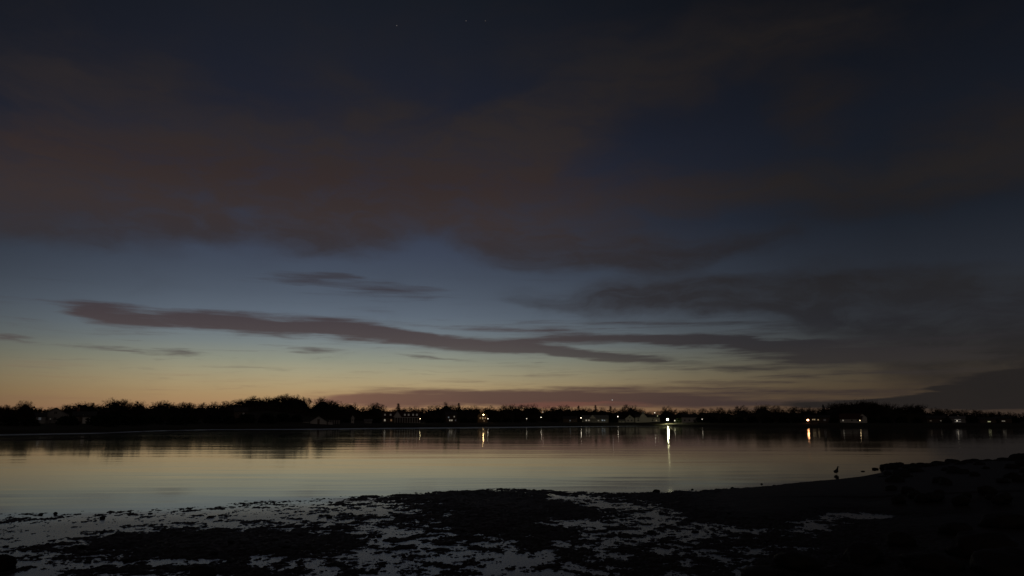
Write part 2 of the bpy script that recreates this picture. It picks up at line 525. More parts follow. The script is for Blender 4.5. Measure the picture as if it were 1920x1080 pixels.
def far_pt(u, back, z=None):
    """a point `back` metres behind the far waterline in the direction of photo column u"""
    az = azel(u, 785)[0]
    d = float(far_d(az)) + back
    zz = float(land_z(np.array(az), np.array(back))) if z is None else z
    return Vector((d * math.sin(az), d * math.cos(az), zz)), az, d


# seabed sheet to the horizon
sb = MB(); sb.add([(9000 * math.cos(2 * math.pi * k / 64), 9000 * math.sin(2 * math.pi * k / 64), -1.6) for k in range(64)], [tuple(range(64))])
tag(sb.build('seabed', 'mud'), kind='structure')

# water, polar sheet with the breeze-ruffled strip stored per vertex
az_w = np.linspace(R(-89), R(89), 500)
fr = np.concatenate([np.linspace(0.0, 0.55, 12), np.linspace(0.56, 0.80, 16), np.linspace(0.81, 1.01, 60), [1.3, 3, 12, 20]])
A, Fq = np.meshgrid(az_w, fr)
D = far_d(A)
RR = np.maximum(Fq * D, 1.0)
sd = D - RR
wid = np.interp(A, [azs(0), azs(300), azs(420), azs(900), azs(1200), azs(1350)], [22, 22, 22, 80, 70, 20])
amp = np.interp(A, [azs(0), azs(200), azs(330), azs(420), azs(620), azs(900), azs(1100), azs(1250), azs(1400)], [.9, .7, .35, .6, .8, .9, .45, .10, 0.05])
ruf = amp * np.clip((1.0 - sd / wid) * 5, 0, 1)
water = grid_mesh('water', RR * np.sin(A), RR * np.cos(A), np.zeros_like(RR), 'water', attr=ruf)
tag(water, kind='structure')

# far land
az_l = np.linspace(R(-75), R(75), 500)
tt = np.array([-40, -6, -1, 0, 1, 3, 6, 12, 20, 30, 40, 60, 100, 160, 300, 700, 2000, 7800.0])
A, T = np.meshgrid(az_l, tt)
D = far_d(A) + T
rough = (fbm(D * np.sin(A) / 9, D * np.cos(A) / 9, 3, 5) - 0.5)
jag = (fbm(A * 60, A * 0, 4, 8) - .5) * 1.5
Z = land_z(A, T) + rough * np.interp(T, [0, 5, 40, 200], [0.05, .35, .5, 1.5])
D = D + jag * (np.abs(T) < 5)
far_land = grid_mesh('far_shore', D * np.sin(A), D * np.cos(A), Z, 'shore_soil')
tag(far_land, kind='structure')

# sandbar off the left shore
azb = np.linspace(azel(-200, 800)[0], azel(196, 800)[0], 120)
ws = np.linspace(-1, 1, 7)
A, Wd = np.meshgrid(azb, ws)
cen = 3 * F / np.interp(A, [azel(-200, 800)[0], azel(0, 800)[0], azel(196, 800)[0]], [30.5, 28.6, 27.0])
half = 3.2 * np.clip((azb[-1] - A) / 0.05, 0.02, 1) ** 0.5 * (0.7 + 0.6 * fbm(A * 80, A * 0, 3, 4))
DD = cen + half * Wd
sbar = grid_mesh('sandbar', DD * np.sin(A), DD * np.cos(A), 0.16 * (1 - Wd ** 2) - 0.03, 'sand')
tag(sbar, kind='structure')

# ------------------------------------------------------------------ near mudflat
SH = [(-900, 985), (-300, 976), (0, 966), (200, 962), (400, 951), (560, 937), (720, 929), (850, 922), (960, 917), (1050, 922), (1150, 924), (1230, 920), (1300, 917),
      (1400, 913), (1450, 910), (1500, 904), (1570, 899), (1620, 893), (1652, 886), (1664, 876), (1700, 868), (1780, 865), (1850, 862), (1920, 858), (2100, 850), (2600, 842)]
SH = [(u, v + 4.5 * min(1, max(0, (u - 1050) / 150.0))) for u, v in SH]
su = np.array([s[0] for s in SH]); sy = np.array([ground_pt(u, v).y for u, v in SH])
GB = [  # u, v, ru, rv, amount  (humps and pools of the flat)
    (330, 1022, 170, 20, .055), (480, 1008, 150, 16, .05), (560, 1028, 100, 16, .03), (420, 1034, 130, 12, .03), (160, 1012, 60, 12, .0),
    (740, 1000, 70, 18, -.02), (760, 1050, 190, 34, -.015), (640, 975, 150, 14, .006), (130, 990, 210, 22, -.010), (240, 968, 280, 9, -.012),
    (250, 1056, 260, 10, -.006), (120, 1040, 160, 14, .006), (760, 1000, 90, 16, -.010), (130, 995, 220, 24, -.006), (600, 958, 250, 12, -.006), (1150, 985, 160, 22, -.008), (440, 1066, 160, 12, .02), (60, 1070, 80, 18, .0),
    (900, 940, 90, 14, .03), (960, 950, 130, 24, .075), (930, 985, 140, 16, .05), (1020, 1000, 110, 12, .04), (760, 968, 120, 10, .012), (560, 1020, 90, 14, .02), (1120, 960, 100, 14, .03),
    (1075, 934, 60, 6, -.05), (1150, 948, 70, 8, -.04), (1230, 962, 70, 10, -.04), (1060, 978, 70, 8, -.035), (1130, 990, 90, 12, -.012),
    (1330, 996, 90, 10, -.03), (1380, 1002, 60, 8, -.02), (1240, 1030, 200, 16, -.004),
    (1340, 942, 140, 22, .06), (1460, 935, 130, 24, .09), (1430, 965, 110, 16, .07), (1540, 925, 140, 28, .10), (1680, 920, 200, 40, .14), (1850, 905, 220, 50, .2),
    (1630, 944, 45, 5, -.075), (1570, 962, 60, 9, -.11), (1520, 990, 60, 14, -.06), (1660, 968, 60, 6, -.07), (1760, 970, 100, 5, -.10), (1470, 1008, 150, 14, .022), (1560, 1000, 120, 14, .03), (1700, 990, 150, 14, .03), (1330, 1020, 120, 8, .03),
    (1640, 1030, 160, 18, .02), (1870, 955, 50, 4, -.09), (1800, 1020, 200, 50, .05), (1560, 1060, 200, 20, .035), (1180, 1062, 180, 16, .025), (1000, 1060, 120, 16, -.006),
    (1900, 1000, 80, 60, .05), (1500, 1050, 350, 26, .02), (1200, 1000, 110, 12, .012), (1150, 1030, 120, 10, .015), (900, 1030, 70, 10, .015), (850, 1060, 90, 6, .012)]
azm = np.linspace(R(-52), R(52), 1750)
dep = np.concatenate([np.linspace(3 / 5.0, 3 / 13.0, 60)[:-1], np.linspace(3 / 13.0, 3 / 75.0, 560)])
A, DP = np.meshgrid(azm, dep)
DD = CAM_H / DP
X = DD * np.sin(A); Y = DD * np.cos(A)
U, V = to_pix(X, Y)
sm_ = np.interp(U, su, sy) - Y         # metres landward of the waterline
edge = (fbm(X / .8, Y / .9, 4, 41) - .5)
right = np.clip((U - 1380) / 250, 0, 1); right0 = np.clip((U - 1200) / 150, 0, 1)
sm2 = sm_ + edge * (1.9 - 1.5 * right)
Hb = np.where(sm2 > 0, 0.004 + 0.0 * sm2, 0) + np.where(sm2 < 0, np.maximum(sm2 * 0.05, -.9), 0)
bump_mid = np.exp(-(((U - 960) / 260) ** 2) - ((sm_ - 1.0) / 2.0) ** 2) * .02
Hb = Hb + bump_mid
for (u, v, ru, rv, am) in GB:
    Hb = Hb + am * np.exp(-(((U - u) / ru) ** 2) - ((V - v) / rv) ** 2) * np.clip((sm2 + .3 + 1.4 * (1 - right0)) / (.5 + 1.0 * (1 - right0)), 0, 1)
# bank rising toward the rocks at the right
Hb = Hb + np.clip((U - 1640) / 280, 0, 1.6) * 0.34 * np.clip((sm_ - .3) / 4, 0, 1) * np.clip((1010 - V) / 60, .25, 1)
# steep smooth edge right of the channel
Hb = Hb + right * 0.05 * np.clip(sm_ / .8, 0, 1) * (V < 940)
nz = (fbm(X / .42, Y / .44, 5, 11, .66) - .5) * 0.15
nz = nz + (fbm(X / .11, Y / .11, 3, 77, .8) - .5) * 0.105
nz2 = (fbm(X / 2.6, Y / 3.2, 3, 23) - .5) * 0.05
fine = np.clip(sm2 * 0.6 + 1.3, 0, 1)
hard = np.clip(1 - right * .55 * (V < 942), 0, 1) * np.clip(1 - (Hb - .06) / .1, .25, 1)
H = Hb + (nz * hard + nz2 * np.clip(1 - (Hb - .06) / .1, .3, 1)) * fine - .010
H = np.where(H > .004, .004 + (H - .004) * 0.75, H)
H = np.minimum(H, np.maximum(0.09, Hb + .05))
# strips past the sides keep the same make-up
mud = grid_mesh('mudflat', X, Y, H, 'mud')
tag(mud, kind='structure')


def mud_z(x, y):
    """nearest height of the mudflat sheet"""
    a = math.atan2(x, y); d = math.hypot(x, y)
    i = int(round((a - azm[0]) / (azm[1] - azm[0]))); i = max(0, min(len(azm) - 1, i))
    j = int(np.argmin(np.abs(dep - CAM_H / d)))
    return float(H[j, i])


# ------------------------------------------------------------------ rocks
def rock_mesh(seed, sub=3):
    import bmesh
    bm = bmesh.new(); bmesh.ops.create_icosphere(bm, subdivisions=sub, radius=1)
    rs = random.Random(seed)
    cuts = [Vector((rs.gauss(0, 1), rs.gauss(0, 1), rs.gauss(0, .8))).normalized() for _ in range(7)]
    from mathutils import noise as mn
    for v in bm.verts:
        p = v.co.copy()
        for c in cuts:
            k = p.dot(c) - rs.uniform(.72, .95)
            if k > 0: p -= c * k * .85
        p += p.normalized() * (mn.noise(p * 1.7 + Vector((seed, 0, 0))) * .22 + mn.noise(p * 5 + Vector((0, seed, 0))) * .07)
        v.co = p
    me = bpy.data.meshes.new('rock'); bm.to_mesh(me); bm.free()
    me.polygons.foreach_set('use_smooth', [True] * len(me.polygons))
    me.materials.append(MATS['rock'])
    return me


ROCKS = [rock_mesh(s) for s in (1, 2, 3, 4, 5, 6)]


def rock(u, v, w_px, h_px, label, group=None, name='rock', sink=.35):
    z0 = 0.0
    p = ground_pt(u, v)
    z0 = max(0.0, mud_z(p.x, p.y))
    if z0 > 0.02: p = ground_pt(u, v, z0)
    dist = p.to_2d().length
    sx_ = w_px / 2 * dist / F; sz_ = h_px * dist / F / (1 + (1 - 2 * sink))
    sz_ = max(sz_, .015)
    o = bpy.data.objects.new(name, random.choice(ROCKS)); col.objects.link(o)
    o.location = (p.x, p.y, z0 + sz_ * (1 - 2 * sink) * .55)
    o.scale = (sx_, sx_ * random.uniform(.7, 1.1), sz_)
    o.rotation_euler = (random.uniform(-.15, .15), random.uniform(-.15, .15), random.uniform(0, 6.28))
    tag(o, label, 'rock', group)
    return o


rock(-2, 1064, 44, 20, 'dark boulder cut off by the left edge of the photo on the mudflat', name='boulder')
rock(380, 1076, 44, 16, 'low dark boulder on the mud at the bottom edge, right of the left boulder', name='boulder')
rock(1231, 922, 14, 4.5, 'rounded dark stone at the waterline of the middle mudflat', name='stone')
rock(77, 965, 6, 3, 'small stone in shallow water at far left, left of its neighbour', name='stone')
rock(104, 963, 6, 3, 'small stone in shallow water at far left, right of its neighbour', name='stone')
rock(192, 972, 10, 4, 'flat dark stone on the left mud edge', name='stone')
rock(1298, 918, 5, 2, 'tiny stone just right of the rounded waterline stone', name='stone')
rock(1373, 915, 6, 2, 'tiny stone in the water edge left of the dark gravel spit', name='stone')
rock(1428, 908, 4, 2, 'tiny lone stone standing out in the water left of the wading bird', name='stone')
rock(1452, 913, 10, 4, 'low stone where the dark spit meets the water', name='stone')
rock(1641, 880, 12, 3, 'flat rock in the water off the tip of the rock bank', name='rock')
rock(1618, 884, 8, 1.5, 'small rock in the water between bird and rock bank', name='rock')
# the rock bank at the right: crest line against the water
crest = [(1662, 871, 20, 8), (1672, 874, 22, 9), (1683, 869, 18, 9), (1694, 870, 14, 7), (1703, 872, 16, 7), (1714, 870, 18, 8), (1726, 869, 20, 8), (1738, 869, 16, 8),
         (1748, 868, 14, 7), (1758, 867, 20, 9), (1772, 866, 16, 7), (1786, 864, 24, 10), (1800, 866, 16, 6), (1812, 864, 18, 7), (1826, 862, 24, 8), (1842, 862, 18, 6),
         (1856, 861, 20, 7), (1870, 861, 16, 6), (1884, 860, 20, 8), (1900, 860, 16, 7), (1914, 859, 30, 15), (1666, 884, 22, 7), (1655, 888, 14, 3), (1690, 880, 24, 8), (1716, 878, 26, 9)]
WORDS = 'first second third fourth fifth sixth seventh eighth ninth tenth eleventh twelfth thirteenth fourteenth fifteenth sixteenth seventeenth eighteenth nineteenth twentieth twenty-first twenty-second'.split()
for i, (u, v, w, h) in enumerate(crest):
    if u == 1786: lab = 'pointed boulder highest on the middle of the rock bank at right'
    elif u == 1914: lab = 'large boulder on the rock bank at the right edge of the photo'
    elif u == 1683: lab = 'round boulder near the outer tip of the rock bank'
    elif i >= len(crest) - 4:
        lab = ['low rock at the foot of the rock bank tip, touching the water', 'thin outermost rock at the water edge below the bank tip', 'left rock of the two just under the crest near the tip', 'right rock of the two just under the crest near the tip'][i - len(crest) + 4]
    else: lab = '%s dark rock from the outer tip along the crest of the rock bank' % WORDS[i]
    g = 'rocks of the bank at right'
    rock(u, v + 7, w * 1.15, h * 1.05, lab, g, name='rock', sink=.25)
rs = random.Random(5)
for i in range(46):
    u = rs.uniform(1670, 1960); v = rs.uniform(872, 940)
    s = rs.uniform(14, 30)
    rock(u, v, s, s * .4, 'dark rock half sunk in the black gravel slope under the bank', 'rocks on the gravel slope', name='rock', sink=.4)
for i, (u, v, w, h) in enumerate(sorted([(1500, 1062, 90, 26), (1620, 1052, 80, 34), (1690, 1024, 50, 24), (1750, 1066, 100, 28), (1850, 1040, 110, 40), (1900, 1074, 120, 34), (1575, 1078, 70, 18), (1420, 1078, 80, 14),
                     (1790, 1000, 60, 20), (1880, 985, 70, 22)])):
    rock(u, v, w, h, '%s dark boulder from the left among the puddles in the bottom right corner' % WORDS[i], 'boulders in the bottom right corner', name='boulder', sink=.3)
for i in range(60):
    u = rs.uniform(-10, 1500); 
    v = np.interp(u, su, np.array([s[1] for s in SH])) + rs.uniform(2, 110)
    s = rs.uniform(5, 12) * (v - 790) / 170
    rock(u, v, s, s * .22, 'small dark stone or weed clump on the wet mudflat', 'stones strewn on the mudflat', name='stone', sink=.35)

# ------------------------------------------------------------------ wading bird
def bird():
    p = ground_pt(1569, 889)
    root = empty('wading_bird', (p.x, p.y, 0), R(20))
    tag(root, 'dark hunched wading bird standing in the shallows near the gravel spit', 'bird')
    import bmesh
    me = bpy.data.meshes.new('body')
    # tail, rump, belly, chest, shoulder, neck, head, beak base
    pts = [(-.115, 0, .045), (-.085, 0, .07), (-.045, 0, .095), (0, 0, .125), (.035, 0, .175), (.055, 0, .225), (.072, 0, .265), (.085, 0, .292), (.112, 0, .290)]
    rad = [.012, .034, .055, .062, .050, .033, .027, .031, .014]
    me.from_pydata(pts, [(i, i + 1) for i in range(len(pts) - 1)], [])
    o = bpy.data.objects.new('body', me); col.objects.link(o)
    sk = o.modifiers.new('skin', 'SKIN'); sk.use_smooth_shade = True
    for i, v in enumerate(me.skin_vertices[0].data):
        v.radius = (rad[i] * .85, rad[i]); v.use_root = (i == 3)
    o.modifiers.new('sub', 'SUBSURF').levels = 2; o.modifiers['sub'].render_levels = 2
    me.materials.append(MATS['plumage']); o.parent = root
    MB().tube([(.118, 0, .291), (.150, 0, .281), (.182, 0, .270)], [.008, .006, .001], 6).build('beak', 'beak', root, True)
    for s in (-1, 1):
        w = MB(); w.ball((-.03, s * .047, .108), 1, 10, 8, (.085, .014, .045)); wg = w.build('wing', 'plumage', root, True)
        MB().tube([(-.005, s * .022, .085), (-.012, s * .024, .02), (0.0, s * .024, -.10)], [.010, .006, .006], 6).build('leg', 'beak', root, True)
    root.scale = (1.45, 1.45, 1.45)


bird()

# ------------------------------------------------------------------ trees
def bare_tree(seed, H_=10.0, spread=.42, dens=1.0, oval=1.0, name='bare_tree'):
    rs = random.Random(seed)
    tr = MB(); tw = MB()
    fork = H_ * rs.uniform(.22, .34)
    tr.tube([(0, 0, -.6), (rs.uniform(-.1, .1), 0, fork * .5), (rs.uniform(-.15, .15), 0, fork)], [.26, .20, .17], 6)

    def twig(p, d, L, w):
        q = p + d * L
        s = d.orthogonal().normalized() * w * .5
        a = Matrix.Rotation(rs.uniform(0, 3.14), 3, d); s = a @ s
        k = len(tw.v); tw.v += [tuple(p - s), tuple(p + s), tuple(q + s * .3), tuple(q - s * .3)]; tw.f.append((k, k + 1, k + 2, k + 3))
        return q

    def grow(p, d, L, r, lev):
        n = 3; pts = [p]; dd = d
        for i in range(n):
            dd = (dd + Vector((rs.gauss(0, .12), rs.gauss(0, .12), rs.gauss(.05, .06)))).normalized()
            pts.append(pts[-1] + dd * L / n)
        if lev < 3:
            tr.tube([tuple(x) for x in pts], [r, r * .85, r * .7, r * .5], 5 if lev < 2 else 4, cap=False)
        else:
            for i in range(n): twig(pts[i], (pts[i + 1] - pts[i]).normalized(), (pts[i + 1] - pts[i]).length, .085 - .012 * i)
        if lev == 4:
            for k in range(int(3 * dens)):
                q = pts[rs.randint(1, 3)]
                d2 = (dd + Vector((rs.gauss(0, .6), rs.gauss(0, .6), rs.gauss(.15, .4)))).normalized()
                twig(q, d2, L * rs.uniform(.5, .9), .05)
            return
        nb = (4 if lev < 2 else 3)
        if lev >= 2 and rs.random() < .35 * dens: nb += 1
        for k in range(nb):
            i = rs.randint(1, 3) if k else 3
            ang = rs.uniform(.3, .85) * (spread / .42)
            ax = dd.orthogonal().normalized(); ax = Matrix.Rotation(rs.uniform(0, 6.28), 3, dd) @ ax
            d2 = (Matrix.Rotation(ang, 3, ax) @ dd); d2.z += .03 * oval; d2.normalize()
            grow(pts[i], d2, L * rs.uniform(.62, .85), r * .55, lev + 1)

    for k in range(4):
        th = k * 1.6 + rs.uniform(-.4, .4)
        d = Vector((math.cos(th) * spread * 1.4, math.sin(th) * spread * 1.4, 1)).normalized()
        grow(Vector((0, 0, fork * rs.uniform(.8, 1))), d, H_ * .26, .13, 0 if k < 1 else 1)
    zmax = max(v[2] for v in tw.v)
    # crowns fill a dome: stray shoots bend back to it
    rx = sorted(math.hypot(v[0], v[1]) for v in tw.v)[int(len(tw.v) * .90)]
    for lst in (tw.v, tr.v):
        for i_, (x, y, z) in enumerate(lst):
            if z < fork: continue
            q = math.sqrt((x * x + y * y) / (rx * rx) + ((z - .5 * zmax) / (.47 * zmax)) ** 2)
            if q > .9:
                g = (.9 + (q - .9) * .35) / q
                lst[i_] = (x * g, y * g, .5 * zmax + (z - .5 * zmax) * g)
    zmax = max(v[2] for v in tw.v)
    k = H_ / zmax
    tr.v = [(x * k, y * k, z * k) for x, y, z in tr.v]; tw.v = [(x * k, y * k, z * k) for x, y, z in tw.v]
    wd = sorted(abs(v[0]) for v in tw.v)[int(len(tw.v) * .95)]
    root = empty(name, (0, 0, 0))
    a = tr.build('trunk', 'bark', root, True); b_ = tw.build('crown', 'twig', root)
    TREE_KIDS[root.name] = [a, b_]
    root['_w'] = wd
    return root


def evergreen(seed, H_=10.0, name='evergreen_tree', cone=1.0):
    rs = random.Random(seed); tr = MB(); tw = MB()
    tr.tube([(0, 0, -.6), (0, 0, H_ * .5), (0, 0, H_ * .96)], [.2, .12, .03], 6)
    rings = 22
    for i in range(rings):
        f = i / (rings - 1); z = H_ * (.12 + .86 * f)
        rr = H_ * .27 * ((1 - f) ** cone * .95 + .06) * (1 if i % 2 else .78)
        for k in range(int(8 + 14 * (1 - f))):
            th = rs.uniform(0, 6.28); ln = rr * rs.uniform(.55, 1.15)
            d = Vector((math.cos(th), math.sin(th), -.22))
            tip = Vector((0, 0, z)) + d * ln
            for j in range(6):
                c = Vector((0, 0, z)) + d * ln * (j + 1) / 6
                for _ in range(2):
                    o1 = Vector((rs.gauss(0, .18), rs.gauss(0, .18), rs.gauss(0, .12))); o2 = Vector((rs.gauss(0, .18), rs.gauss(0, .18), rs.gauss(0, .12)))
                    k0 = len(tw.v); tw.v += [tuple(c), tuple(c + o1), tuple(c + o2)]; tw.f.append((k0, k0 + 1, k0 + 2))
    root = empty(name, (0, 0, 0))
    TREE_KIDS[root.name] = [tr.build('trunk', 'bark', root, True), tw.build('crown', 'needle', root)]
    root['_w'] = H_ * .2
    return root


protos = [bare_tree(11, spread=.42), bare_tree(12, spread=.50, dens=1.3), bare_tree(13, spread=.36), bare_tree(14, spread=.46, dens=1.2),
          bare_tree(15, spread=.55, dens=1.4), bare_tree(16, spread=.40, dens=.8)]
ever = [evergreen(21), evergreen(22, cone=.7)]

SKY = [(0, 758, 26), (14, 760, 20), (44, 750, 22), (30, 762, 18), (72, 763, 20), (92, 763, 22), (108, 765, 18), (122, 758, 24), (138, 756, 22), (155, 752, 22), (172, 756, 24), (190, 757, 22), (212, 745, 34),
       (228, 750, 26), (254, 748, 26), (242, 758, 20), (272, 757, 20), (292, 752, 24), (309, 750, 24), (324, 754, 20), (340, 753, 22), (356, 754, 22), (372, 756, 20), (388, 754, 22), (402, 752, 22),
       (418, 755, 20), (432, 750, 24), (446, 748, 24), (458, 745, 24), (471, 741, 26), (488, 743, 26), (505, 742, 26), (522, 740, 28), (533, 741, 22), (545, 737, 30), (558, 740, 28), (570, 745, 22),
       (582, 758, 18), (602, 743, 26), (616, 748, 26), (630, 750, 24), (645, 755, 24), (660, 754, 20), (676, 761, 20), (688, 759, 22), (701, 754, 26), (713, 758, 22), (728, 766, 20), (746, 757, 18),
       (740, 766, 20), (765, 762, 20), (780, 760, 20), (796, 764, 20), (812, 759, 24), (826, 759, 22), (836, 752, 18), (850, 758, 20), (860, 756, 18), (873, 759, 22), (890, 759, 22), (905, 762, 22),
       (916, 759, 22), (931, 762, 22), (946, 758, 22), (961, 757, 22), (976, 758, 22), (990, 757, 22), (1002, 756, 20), (1018, 764, 18), (1030, 760, 20), (1045, 759, 22), (1060, 758, 22), (1073, 762, 18),
       (1085, 761, 16), (1097, 760, 18), (1106, 764, 14), (1117, 760, 18), (1130, 762, 20), (1145, 762, 20), (1160, 764, 22), (1172, 762, 22), (1183, 757, 26), (1198, 764, 20), (1207, 765, 18), (1222, 769, 20),
       (1238, 769, 18), (1252, 760, 16), (1266, 766, 20), (1285, 765, 24), (1300, 767, 20), (1320, 765, 16), (1335, 764, 16), (1350, 763, 16), (1364, 766, 22), (1376, 765, 20), (1392, 759, 22), (1408, 765, 20),
       (1430, 755, 24), (1444, 758, 26), (1460, 765, 20), (1476, 762, 20), (1490, 762, 20), (1505, 763, 20), (1517, 760, 18), (1530, 764, 20), (1545, 759, 14), (1562, 755, 24), (1578, 750, 28), (1596, 752, 24),
       (1612, 747, 30), (1628, 746, 30), (1646, 749, 28), (1664, 753, 26), (1682, 757, 24), (1698, 758, 24), (1711, 754, 24), (1725, 755, 26), (1742, 769, 20), (1756, 762, 18), (1772, 766, 20), (1788, 768, 20),
       (1804, 770, 20), (1817, 767, 22), (1832, 768, 22), (1850, 770, 20), (1866, 769, 22), (1881, 772, 18), (1894, 771, 18), (1908, 775, 18), (1922, 773, 22), (-20, 758, 26), (-50, 757, 26), (1950, 773, 22), (1980, 772, 22)]
EVER_U = {172, 746, 860, 1085, 1117, 1145, 1545}
ZONES = [(-999, 60, 'at the far left end of the shore'), (60, 130, 'behind the dim gabled house at far left'), (130, 185, 'behind the small house with the white garage'),
         (185, 285, 'in the open wood right of the white garage'), (285, 430, 'in the level wood left of the wooded hill'), (430, 582, 'on the wooded hill'), (582, 640, 'behind the white boathouse'),
         (640, 715, 'between boathouse and long mansion'), (715, 800, 'behind the long colonnaded mansion'), (800, 880, 'behind the house with four cold-lit windows'),
         (880, 940, 'behind the house with orange porch light'), (940, 1040, 'behind the lone lamps in mid shore'), (1040, 1145, 'behind the low house with five lit windows'),
         (1145, 1245, 'behind the two pale gabled houses'), (1245, 1310, 'behind the bright floodlight'), (1310, 1420, 'in the dark gap right of the floodlight'),
         (1420, 1500, 'left of the warm-lit bungalow'), (1500, 1560, 'behind the warm-lit bungalow'), (1560, 1640, 'behind the red-roofed house'),
         (1640, 1735, 'in the tall wood right of the red-roofed house'), (1735, 1815, 'behind the small houses with faint lights at right'), (1815, 2600, 'at the far right end of the shore')]
ORD = ['leftmost', 'second', 'third', 'fourth', 'fifth', 'sixth', 'seventh', 'eighth', 'ninth', 'tenth', 'eleventh', 'twelfth', 'thirteenth', 'fourteenth', 'fifteenth', 'sixteenth']
cnt = {}
used = set()
for (u, vt, wpx) in sorted(SKY):
    ev = u in EVER_U
    pr = random.choice(ever if ev else protos)
    back = 95 + random.uniform(0, 45)
    p, az, d = far_pt(u, back)
    top = CAM_H + d * math.tan(azel(u, vt)[1]) / 1.0
    hgt_ = max(4.0, top - p.z + .2)
    z = [k for k in range(len(ZONES)) if ZONES[k][0] <= u < ZONES[k][1]][0]
    key = (z, ev); cnt[key] = cnt.get(key, 0) + 1
    o_ = ORD[cnt[key] - 1]
    kind = 'evergreen' if ev else 'bare tree'
    lab = ('%s %s from the left %s' % (o_, kind, ZONES[z][2])) if cnt[key] > 1 else ('leftmost %s %s' % (kind, ZONES[z][2]))
    grp = 'evergreen trees on the far shore' if ev else 'bare trees on the far shore'
    if pr.name not in used:
        o = pr; used.add(pr.name); tag(o, lab, 'tree', grp)
    else:
        o = copy_tree(pr, lab, grp)
    o['category'] = 'tree'
    o.location = p
    sz = hgt_ / 10.0
    wm_ = wpx * 1.25 / 2 * d / F / pr['_w']
    wm_ = min(max(wm_, sz * .7), sz * 1.6)
    o.scale = (wm_, wm_, sz)
    o.rotation_euler = (0, 0, random.uniform(0, 6.28))
for pr in protos + ever:
    if '_w' in pr: del pr['_w']
for o in col.objects:
    if '_w' in o: del o['_w']

# dense wood behind and between them: reads as one mass
su2 = np.array(sorted([(s[0], s[1]) for s in SKY]))
def sky_v(u): return np.interp(u, su2[:, 0], su2[:, 1])


wd = MB()
uu = np.arange(-500, 2450, 3.0)
rsn = np.random.RandomState(3)
rows = [(100, 0.0), (104, .55), (112, .85), (128, 1.0), (150, 1.0), (175, .8), (190, 0.0)]
XX = []; YY = []; ZZ = []
for (bk, fh) in rows:
    xr = []; yr = []; zr = []
    for u in uu:
        p, az, d = far_pt(u, bk)
        vt = sky_v(u) + 9.5 + 4 * (float(vnoise(np.array(u / 7.0), np.array(bk / 9.0), 3)) - .5) * 2
        top = CAM_H + d * math.tan(azel(u, min(vt, 784))[1])
        h = max(1.5, top - p.z)
        xr.append(p.x); yr.append(p.y); zr.append(p.z - .5 + h * fh)
    XX.append(xr); YY.append(yr); ZZ.append(zr)
core = grid_mesh('wood_core', np.array(XX), np.array(YY), np.array(ZZ), 'woods', smooth_=False)
# twig and leaf clumps over the mass
vs = [tuple(v.co) for v in core.data.vertices]; fs = [tuple(p.vertices) for p in core.data.polygons]
wd.v = vs; wd.f = fs
for k in range(26000):
    u = random.uniform(-450, 2400)
    bk = random.uniform(94, 150)
    p, az, d = far_pt(u, bk)
    vt = sky_v(u) + 7
    top = CAM_H + d * math.tan(azel(u, min(vt, 783))[1])
    h = max(1.5, top - p.z)
    c = p + Vector((0, 0, h * random.uniform(.0, 1.0) ** .6))
    k0 = len(wd.v)
    for _ in range(3):
        wd.v.append((c.x + random.gauss(0, .45), c.y + random.gauss(0, .45), c.z + random.gauss(0, .45)))
    wd.f.append((k0, k0 + 1, k0 + 2))
bpy.data.objects.remove(core)
wo_ = wd.build('woods', 'woods')
tag(wo_, 'dark continuous mass of wood filling the far shore behind the houses', 'wood', kind='stuff')

# shrubs in front of the houses along the shore
def shrub_mesh(seed):
    rs = random.Random(seed); m = MB()
    for k in range(420):
        th = rs.uniform(0, 6.28); r = rs.random() ** .5; z = rs.uniform(0, 1)
        k2 = math.sqrt(max(.05, 1 - (z * .9) ** 2))
        c = Vector((math.cos(th) * r * k2, math.sin(th) * r * k2, z))
        k0 = len(m.v)
        for _ in range(3): m.v.append((c.x + rs.gauss(0, .12), c.y + rs.gauss(0, .12), max(-.1, c.z + rs.gauss(0, .12))))
        m.f.append((k0, k0 + 1, k0 + 2))
    return m


sm1 = [shrub_mesh(k).build('shrub', 'needle') for k in (1, 2, 3)]
SHR = [(20, 30, 2.2), (58, 26, 2.0), (128, 30, 2.6), (182, 34, 2.6), (200, 20, 3.2), (232, 30, 3.4), (262, 26, 3.0), (290, 34, 2.8), (330, 24, 3.2), (360, 34, 2.8), (400, 30, 3.4), (430, 26, 3.2),
       (462, 30, 3.6), (500, 28, 3.8), (530, 34, 3.4), (556, 36, 3.0), (648, 46, 2.2), (705, 46, 2.6), (806, 48, 2.4), (825, 46, 2.8), (870, 46, 2.6), (886, 44, 2.2), (930, 48, 2.8), (950, 50, 3.0), (970, 50, 2.6),
       (1000, 48, 2.4), (1040, 50, 2.6), (1080, 46, 2.2), (1150, 46, 2.4), (1274, 44, 2.4), (1312, 44, 3.0), (1335, 40, 3.2), (1360, 42, 3.4), (1385, 40, 3.2), (1410, 42, 3.4), (1440, 40, 3.0), (1470, 42, 3.2), (1495, 42, 2.8),
       (1562, 42, 2.6), (1634, 42, 2.8), (1660, 38, 3.0), (1690, 42, 3.2), (1720, 40, 2.8), (1775, 40, 2.4), (1825, 42, 2.6), (1866, 42, 2.2), (1900, 42, 2.6)]
zc = {}
